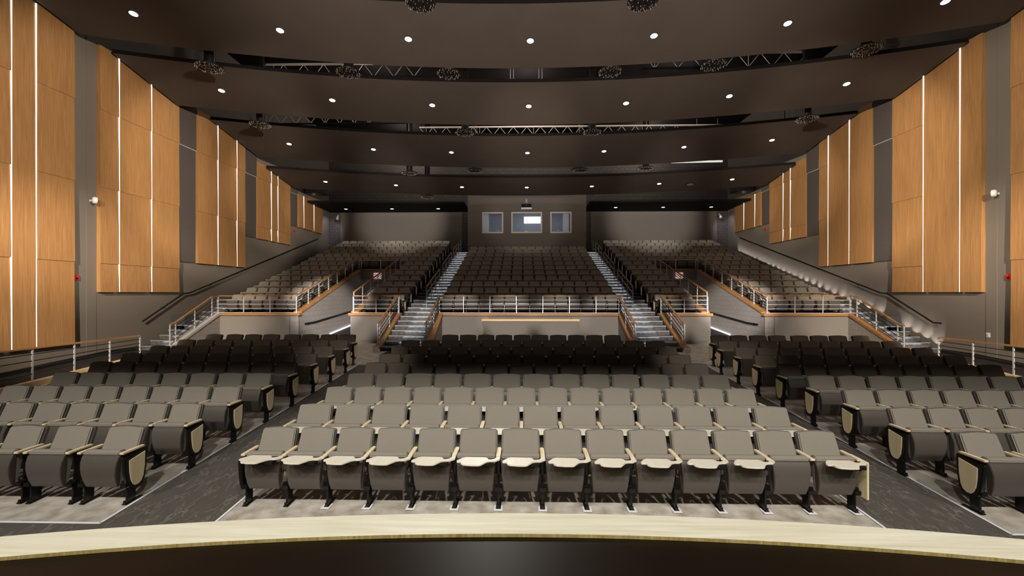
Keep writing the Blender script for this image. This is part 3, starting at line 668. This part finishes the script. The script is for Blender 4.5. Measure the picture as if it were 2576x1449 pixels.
railing('straight railing on the far right block ledge', [(9.36, FY + .02, ZL), (12.6, FY + .02, ZL)], RH, 1.0, 4, 'steel', bottombar=True)
railing('short straight railing on the ledge left of the left centre stairs', [(-7.05, FY + .02, ZL), (-5.2, FY + .02, ZL)], RH, .95, 4, 'steel', bottombar=True)
railing('short straight railing on the ledge right of the right centre stairs', [(5.22, FY + .02, ZL), (7.05, FY + .02, ZL)], RH, .95, 4, 'steel', bottombar=True)
zl = lambda y: 1.775 + (3.9 - 1.775) * (y - FY) / (VYE - FY)
for s, sd in ((-1, 'left'), (1, 'right')):
    railing('sloping railing on the outer ledge of the %s entry tunnel' % sd, [(s * 9.4, FY + .1, zl(FY + .1)), (s * 9.4, VYE + .1, zl(VYE + .1))], [.68, .58], 1.0, 5)
    railing('sloping railing on the inner ledge of the %s entry tunnel' % sd, [(s * 7.06, FY + .1, zl(FY + .1)), (s * 7.06, VYE + .1, zl(VYE + .1))], [.80, .60], 1.0, 5)
    railing('level railing across the far end of the %s entry tunnel' % sd, [(s * 9.3, VYE + .12, 3.9), (s * 7.1, VYE + .12, 3.9)], .56, 1.0, 3)
    # lower centre flights
    for x, w_ in ((5.23, 'outer'), (3.57, 'inner')):
        railing('sloping railing on the %s parapet of the %s centre stairs' % (w_, sd), [(s * x, 15.2, .755), (s * x, 15.4, .79), (s * x, FY, 1.775)], [.78, .80, .68], 1.25, 4)
    railing('sloping railing on the parapet of the %s wall stairs' % sd, [(s * 12.55, 15.25, .755), (s * 12.55, 15.5, .80), (s * 12.55, 17.35, 1.66), (s * 12.55, FY, 1.775)], [.72, .74, .76, .68], 1.3, 4)
    # ramp railing on its curb
    tag(MB().prismx([(4.9, fz(4.9)), (13.5, fz(13.5)), (13.5, fz(13.5) + .16), (4.9, fz(4.9) + .16)], *sorted((s * 11.92, s * 12.06))).obj('timber_curb', M['paleoakx']), 'pale oak curb under the %s ramp railing' % sd, 'curb', 'ramp curbs')
    railing('long level railing beside the ramp along the %s side wall' % sd, [(s * 12.0, 7.4, fz(7.4) + .16), (s * 12.0, 13.4, fz(13.4) + .16)], [.97, .60], .95, 4)
    # mid-aisle rails up the centre stairs
    for i, (ya, yb, w_) in enumerate(((18.85, 21.8, 'lower'), (22.65, 25.55, 'middle'), (26.3, 29.4, 'top'))):
        f = lambda y: 1.65 + .3097 * (y - 17.85) + .02
        railing('sloping mid-aisle rail on the %s centre stairs, %s one of three' % (sd, w_), [(s * 4.36 + .03, ya, f(ya)), (s * 4.36 + .03, yb, f(yb))], .86, 1.0, 2, 'steel', capw=.05)
    # wall handrails
    xr = s * 13.72; t = thing('wall_handrail', 'long black handrail climbing the %s side wall above the stairs' % sd, 'handrail', (xr, 15.4, 1.57), 'wall handrails')
    m_ = MB(); pts = [(15.2 if s > 0 else 15.48, 1.57), (15.48, 1.57), (17.4, 2.56), (17.7, 2.575), (29.0, 6.125)]
    if s < 0: pts = pts[1:]
    for (ya, za), (yb, zb) in zip(pts, pts[1:]): m_.bar((xr, ya, za), (xr, yb, zb), .035, .05)
    part(t, 'rail', m_, M['black'])
    for y in (16.5, 19, 21.5, 24, 26.5, 28.6):
        z = 1.57 + (y - 15.48) * .5156 if y < 17.4 else 2.575 + (y - 17.7) * .3142
        part(t, 'bracket', MB().tube((xr, y, z - .02), (s * WX, y, z - .09), .014, n=6), M['black'])

# ------------------------------------------------------------------ small things on the side walls
def dome(s, y, z, sd):
    t = thing('wall_speaker', 'round white dome speaker on the %s side wall beside the second timber bay' % sd, 'speaker', (s * 13.62, y, z), 'white domes on the side walls')
    n = 24; m_ = MB(); vs = []
    for j in range(7):
        r = .105 * math.cos(j * PI / 12); d = .05 * math.sin(j * PI / 12)
        vs += [(r * math.cos(2 * PI * i / n), -d - .03, r * math.sin(2 * PI * i / n)) for i in range(n)]
    vs += [(.105 * math.cos(2 * PI * i / n), .03, .105 * math.sin(2 * PI * i / n)) for i in range(n)]
    fs = [(j * n + i, j * n + (i + 1) % n, (j + 1) * n + (i + 1) % n, (j + 1) * n + i) for j in range(6) for i in range(n)] + [tuple(range(6 * n, 7 * n)), tuple(range(7 * n, 8 * n))] + [(i, (i + 1) % n, 7 * n + (i + 1) % n, 7 * n + i) for i in range(n)]
    m_.raw(vs, fs); o = m_.obj('dome', M['plastic'], t, smooth=True); o.rotation_euler = (0, 0, s * .5)
    MB().box(*sorted((s * .0, s * .2)), .02, .06, -.03, .03).obj('bracket', M['plastic'], t)
dome(-1, 13.62, 5.48, 'left'); dome(1, 13.45, 5.52, 'right')
for s, sd in ((-1, 'left'), (1, 'right')):
    for y, z, w_ in ((13.2, 3.05, 'near the first timber bay'), (26.1, 6.26, 'high up below the smallest timber bay')):
        t = thing('fire_alarm', 'red fire alarm box on the %s side wall %s' % (sd, w_), 'fire alarm', (s * WX, y, z), 'fire alarms')
        part(t, 'housing', MB().box(*sorted((s * WX, s * (WX - .06))), y - .07, y + .07, z - .08, z + .08), M['red'], bevel=.01)
        part(t, 'strobe', MB().box(*sorted((s * (WX - .06), s * (WX - .075))), y - .03, y + .03, z - .05, z + .0), M['blackmatte'])
t = thing('light_switch', 'white switch plate low on the right side wall above the ramp', 'light switch', (13.84, 13.8, 1.31))
part(t, 'plate', MB().box(13.82, 13.84, 13.74, 13.86, 1.24, 1.38), M['plastic'], bevel=.004); part(t, 'toggle', MB().box(13.805, 13.82, 13.78, 13.82, 1.28, 1.34), M['greypaint'])
o = MB().box(-13.84, -13.81, 13.1, 13.22, .96, 1.09).obj('wall_plate', M['greypaint'], bevel=.004); tag(o, 'small grey wall plate behind the left ramp railing', 'wall plate')

# ------------------------------------------------------------------ chairs
W0 = .533
def rounded(w0, w1, h, r, crown, n=5):
    """outline in (x,t): width w0 at t=0, w1 at t=h, corner radius r, crowned top"""
    pts = []
    def corner(cx, cy, a0, a1, rr): return [(cx + rr * math.cos(a0 + (a1 - a0) * i / n), cy + rr * math.sin(a0 + (a1 - a0) * i / n)) for i in range(n + 1)]
    rb = r * .5
    pts += corner(w0 / 2 - rb, rb, -PI / 2, 0, rb)
    pts += corner(w1 / 2 - r, h - r, 0, PI / 2 * .93, r)
    m = 4
    top = [(w1 / 2 * (1 - 2 * i / m) * .72, h + crown * (1 - (1 - 2 * i / m) ** 2)) for i in range(m + 1)]
    pts += top
    pts += [(-x, y) for x, y in reversed(corner(w1 / 2 - r, h - r, 0, PI / 2 * .93, r))]
    pts += [(-x, y) for x, y in reversed(corner(w0 / 2 - rb, rb, -PI / 2, 0, rb))]
    return pts
BT = Vector((0, .401, .916)); BN = Vector((0, -.916, .401)); BO = Vector((0, .165, .37))
def slab(m_, out, d0, d1, t0=0, mat=None, inset=0):
    n = len(out); vs = []
    for d, sc in ((d0, 1), (d1, 1)):
        vs += [BO + Vector((x, 0, 0)) + BT * (t + t0) + BN * d for x, t in out]
    m_.raw(vs, [tuple(range(n)), tuple(range(2 * n - 1, n - 1, -1))] + [(i, i + n, (i + 1) % n + n, (i + 1) % n) for i in range(n)], mat); return m_
ME = {}
ME['back_shell'] = slab(MB(), rounded(.505, .480, .530, .038, .012), -.055, .0).mesh('back_shell', M['shell'], .010, True)
ME['back_cushion'] = slab(MB(), rounded(.480, .452, .505, .030, .012), .0, .032, .008).mesh('back_cushion', M['fabric'], .014, True, 3)
tp = lambda z: .86 + .14 * min(1, max(0, (z - .22) / .36))
sh = [(.03, .615), (-.012, .606), (-.022, .585), (-.045, .53), (-.054, .46), (-.050, .39), (-.032, .31), (-.005, .24), (.012, .215), (.03, .222)]
ME['seat_shell'] = MB().prismx(sh, -.232, .232, None, tp).mesh('seat_shell', M['shell'], .006, True)
cu_ = [(.032, .222), (.030, .60), (-.010, .612), (-.012, .635), (.008, .658), (.05, .668), (.09, .655), (.115, .62), (.112, .56), (.075, .30), (.055, .225)]
ME['seat_cushion'] = MB().prismx(cu_, -.228, .228, None, tp).mesh('seat_cushion', M['fabric'], .010, True)
m_ = MB().prismx([(.045, .008), (.165, .008), (.175, .22), (.215, .40), (.23, .615), (.06, .62), (.075, .40), (.055, .22)], -.013, .013, M['black'])
m_.box(-.03, .03, .01, .27, 0, .01, M['black']).box(-.016, .016, .015, .06, .01, .035, M['black']).tube((-.02, .03, .038), (.02, .03, .038), .008, M['nosing'], n=8)
m_.box(-.038, .038, .0, .10, .215, .262, M['black']).tube((-.045, .06, .27), (.045, .06, .27), .018, M['black'], n=10)
ME['leg'] = m_.mesh('leg', None, .003)
ME['armrest'] = MB().prismz([(-.026, -.02), (.026, -.02), (.026, .27), (.018, .30), (-.018, .30), (-.026, .27)], .622, .648).mesh('armrest', M['maple'], .005, True)
ME['arm_double'] = MB().prismz([(-.03, -.02), (.03, -.02), (.03, .27), (.02, .30), (-.02, .30), (-.03, .27)], .622, .648).mesh('armrest', M['maple'], .005, True)
pf = [(-.03, .60), (.295, .655), (.285, .42), (.262, .28), (.225, .215), (.16, .185), (.09, .19), (.035, .235), (.0, .30), (-.02, .42)]
pi_ = [(.022, .555), (.255, .60), (.248, .42), (.228, .30), (.20, .245), (.155, .218), (.10, .222), (.068, .255), (.04, .32), (.026, .42)]
ME['end_panel'] = MB().prismx([(y, z - .03) for y, z in pf], -.024, .024).mesh('end_panel', M['black'], .007, True)
ME['panel_insert'] = MB().prismx([(y, z - .015) for y, z in pi_], .0, .010).mesh('panel_insert', M['maplez'], .004, True)
ME['panel_insert_l'] = MB().prismx([(y, z - .015) for y, z in pi_], -.010, .0).mesh('panel_insert', M['maplez'], .004, True)
tb = [(.026, -.02), (-.022, -.045), (-.045, -.095), (-.080, -.112), (-.110, -.108), (-.122, -.075), (-.150, -.048), (-.39, -.040), (-.435, -.075), (-.487, -.155), (-.482, -.185), (-.432, -.190), (-.425, -.240),
      (-.395, -.268), (-.30, -.285), (-.215, -.285), (-.19, -.272), (-.125, -.178), (-.09, -.160), (-.03, -.155), (.026, -.10)]
ME['tablet'] = MB().prismz(list(reversed(tb)), .627, .645).mesh('writing_tablet', M['laminate'], .003)
ME['tablet_arm'] = MB().box(-.27, -.05, -.19, -.10, .588, .626, M['blackmatte']).box(-.17, -.10, -.18, -.06, .575, .59, M['blackmatte']).mesh('tablet_hinge')
ME['folded'] = MB().prismx([(-.085, .20), (.20, .20), (.235, .30), (.235, .60), (.20, .635), (-.085, .635)], -.011, .011).mesh('folded_tablet', M['maplez'], .004)
ME['plate'] = MB().box(-.052, .052, -.028, .10, .0, .006).mesh('floor_plate', M['white'])

def chair(x0, x1, yb, z, label, group, tablet=False, std='L', panel=None, arms='L', plate=False, folded=False):
    """x0,x1: seat pitch limits; yb: depth of the top of the backrest"""
    w_ = x1 - x0; sc = w_ / W0
    t = thing('auditorium_chair', label, 'chair', ((x0 + x1) / 2, yb - .38, z), group)
    P_ = lambda nm, me, x=0, s_=None: put(nm, ME[me], t, (x, 0, 0))
    bs = P_('back_shell', 'back_shell'); bc = put('back_cushion', ME['back_cushion'], t)
    ss = P_('seat_shell', 'seat_shell'); sc_ = put('seat_cushion', ME['seat_cushion'], t)
    for o in (bs, bc, ss, sc_): o.scale = (sc, 1, 1)
    h = w_ / 2
    for c_ in std:
        x = -h if c_ == 'L' else h
        P_('leg', 'leg', x)
        if plate: P_('floor_plate', 'plate', x)
    for c_ in arms: P_('armrest', 'armrest', -h if c_ == 'L' else h)
    if panel:
        sg = -1 if panel == 'L' else 1
        e = P_('end_panel', 'end_panel', sg * (h + .030))
        i = put('panel_insert', ME['panel_insert' if sg > 0 else 'panel_insert_l'], e, (sg * .0235, 0, 0)); i['label'] = 'pale wood insert'
    if tablet:
        tt = P_('writing_tablet', 'tablet', h); tt.scale = (sc * .98, 1, 1); put('tablet_hinge', ME['tablet_arm'], tt)
    if folded: P_('folded_tablet', 'folded', h + .05)
    return t

EDG = {'C': {1: [-3.63, -3.127, -2.628, -2.131, -1.60, -1.072, -.541, -.009, .523, 1.055, 1.585, 2.115, 2.645, 3.155, 3.69],
             2: [-3.63 + .5605 * i for i in range(14)], 3: [-3.63, -3.127, -2.628, -2.12, -1.607, -1.07, -.539, -.009, .523, 1.053, 1.58, 2.107, 2.64, 3.125, 3.66],
             9: [-2.665 + .5335 * i for i in range(11)]},
       'L': {1: [-7.60, -6.96, -6.32, -5.68], 2: [-8.67, -8.16, -7.65, -7.14, -6.625, -6.107, -5.57, -5.06], 3: [-9.31 + .531 * i for i in range(9)], 4: [-9.435 + .5475 * i for i in range(9)],
             5: [-9.62 + .507 * i for i in range(10)], 6: [-9.79 + .5255 * i for i in range(10)], 7: [-9.905 + .538 * i for i in range(10)], 8: [-9.92 + .54 * i for i in range(10)]},
       'R': {2: [5.055 + .53 * i for i in range(5)], 3: [5.06 + .537 * i for i in range(7)], 4: [5.05 + .5575 * i for i in range(9)], 5: [5.04 + .513 * i for i in range(10)],
             6: [5.035 + .5335 * i for i in range(10)], 7: [5.045 + .547 * i for i in range(10)], 8: [5.04 + .547 * i for i in range(10)]}}
for k in (5, 7): EDG['C'][k] = EDG['C'][3]
for k in (4, 6, 8): EDG['C'][k] = EDG['C'][2]
BN_ = {'C': 'centre floor block', 'L': 'left floor block', 'R': 'right floor block'}
RN = ['front', 'second', 'third', 'fourth', 'fifth', 'sixth', 'seventh', 'eighth', 'ninth']
def yrow(k): return 5.70 + .938 * (k - 1)
for b in 'CLR':
    for k in range(1, 10):
        yb = yrow(k); z = fz(yb - .30) + .004
        E_ = EDG[b].get(k)
        grp = 'grey tip-up chairs in the ' + BN_[b]
        if k == 1 and b in 'LR':     # loose-fitted front pairs, each chair on its own pair of legs
            cells = [(x, x + .533) for x in ((-8.27, -7.63, -6.985, -6.34, -5.66) if b == 'L' else (5.14, 5.765))]
        elif k == 9 and b == 'L': cells = [(x, x + .55) for x in (-9.795, -9.17, -8.605, -8.055, -7.415, -6.875, -6.31, -5.755)]
        elif k == 9 and b == 'R': cells = [(x, x + .55) for x in (5.235, 5.795, 6.355, 6.905, 7.55, 8.11, 8.655, 9.295)]
        else: cells = list(zip(E_, E_[1:]))
        n = len(cells)
        for i, (a, c) in enumerate(cells):
            tab = b == 'C' and (k in (2, 3) or (k == 1 and i != 12))
            last = i == n - 1
            solo = c < cells[i + 1][0] - .02 if not last else True
            std = 'LR' if solo else 'L'; arms = std
            pnl = None
            if b == 'C' and i == 0: pnl = 'L'
            if b == 'C' and last and k > 1: pnl = 'R'
            if b == 'L' and last: pnl = 'R'
            if b == 'R' and i == 0: pnl = 'L'
            lab = 'grey chair%s, %s from the left, %s row of the %s' % (' with tablet' if tab else '', ORD[i] if not last or n < 2 else 'last', RN[k - 1], BN_[b])
            chair(a, c, yb, z, lab, grp, tab, std, pnl, arms, plate=(b == 'C' and k == 1 and i >= 2), folded=(b == 'C' and k == 1 and last))

# upper seating: the two nearest rows as single chairs, the rest as one mass
def uprow(k):
    cells = []
    side = lambda s, a, b, n: [(a + (b - a) * i / n, a + (b - a) * (i + 1) / n) for i in range(n)]
    blocks = []
    if k <= 7:
        blocks += [('far left upper block', side(0, -12.62, -9.53, 6)), ('short upper block left of centre', side(0, -6.8, -5.2, 3))]
    else: blocks += [('left', side(0, -12.68, -5.2, 14))]
    if k <= 11: blocks += [('centre upper block', side(0, -3.63, 3.72, 14 if k in (1, 3, 11) else 13))]
    if k <= 7: blocks += [('short upper block right of centre', side(0, 5.22, 6.82, 3)), ('far right upper block', side(0, 9.53, 12.62, 6))]
    else: blocks += [('right', side(0, 5.22, 12.68, 14))]
    return blocks
def ybk(k): return 18.71 + .975 * (k - 1)
for k in (1, 2):
    for nm, cells in uprow(k):
        n = len(cells)
        for i, (a, c) in enumerate(cells):
            last = i == n - 1
            pnl = None
            if i == 0 and nm in ('short upper block right of centre', 'centre upper block'): pnl = 'L'
            if last and nm in ('short upper block left of centre', 'centre upper block'): pnl = 'R'
            chair(a, c, ybk(k), tz(k) + .002, 'grey chair, %s from the left, %s row of the %s' % ('last' if last else ORD[i], ('front', 'second')[k - 1], nm), 'grey tip-up chairs in the upper blocks', False, 'LR' if last else 'L', pnl, 'LR' if last else 'L')
parts_ = [('back_shell', 0), ('back_cushion', 0), ('seat_cushion', 0), ('seat_shell', 0)]
simple = MB()
def lowchair(x0, x1, yb, z, ends):
    xc = (x0 + x1) / 2; w_ = x1 - x0; sc = w_ / W0; y0 = yb - .38
    for nm in ('back_shell', 'back_cushion'):
        o_ = rounded(.505, .478, .52, .05, .012, 2) if nm == 'back_shell' else rounded(.480, .450, .495, .042, .012, 2)
        d0, d1, t0 = (-.055, 0, 0) if nm == 'back_shell' else (0, .032, .008)
        n = len(o_); vs = []
        for d in (d0, d1): vs += [Vector((xc + x * sc, y0, z)) + BO + BT * (t_ + t0) + BN * d for x, t_ in o_]
        simple.raw(vs, [tuple(range(n)), tuple(range(2 * n - 1, n - 1, -1))] + [(i, i + n, (i + 1) % n + n, (i + 1) % n) for i in range(n)], M['shell' if nm == 'back_shell' else 'fabric'])
    for pl, mat in ((sh, 'shell'), (cu_, 'fabric')):
        simple.prismx([(y + y0, zz + z) for y, zz in pl], xc - .23 * sc, xc + .23 * sc, M[mat])
    for x in ([x0] if not ends else [x0, x1]):
        simple.box(x - .017, x + .017, y0 + .05, y0 + .2, z, z + .61, M['black']); simple.box(x - .026, x + .026, y0 - .02, y0 + .3, z + .622, z + .648, M['maple'])
        simple.box(x - .03, x + .03, y0, y0 + .27, z, z + .01, M['black'])
def lowpanel(x, s, yb, z):
    y0 = yb - .38
    simple.prismx([(y + y0, zz + z - .03) for y, zz in pf], x + s * .03 - .024, x + s * .03 + .024, M['black'])
    simple.prismx([(y + y0, zz + z - .015) for y, zz in pi_], x + s * .054 - .005, x + s * .054 + .007, M['maplez'])
for k in range(3, 14):
    for nm, cells in uprow(k):
        for i, (a, c) in enumerate(cells): lowchair(a, c, ybk(k), tz(k) + .002, i == len(cells) - 1)
        if nm.startswith('centre'): lowpanel(cells[0][0], -1, ybk(k), tz(k)); lowpanel(cells[-1][1], 1, ybk(k), tz(k))
        elif nm.startswith('far'): pass
        elif cells[0][0] < 0: lowpanel(cells[-1][1], 1, ybk(k), tz(k))
        else: lowpanel(cells[0][0], -1, ybk(k), tz(k))
o = simple.obj('distant_auditorium_chairs'); tag(o, 'mass of dark grey tip-up chairs filling the upper tiers behind the railings', 'chairs', None, 'stuff')
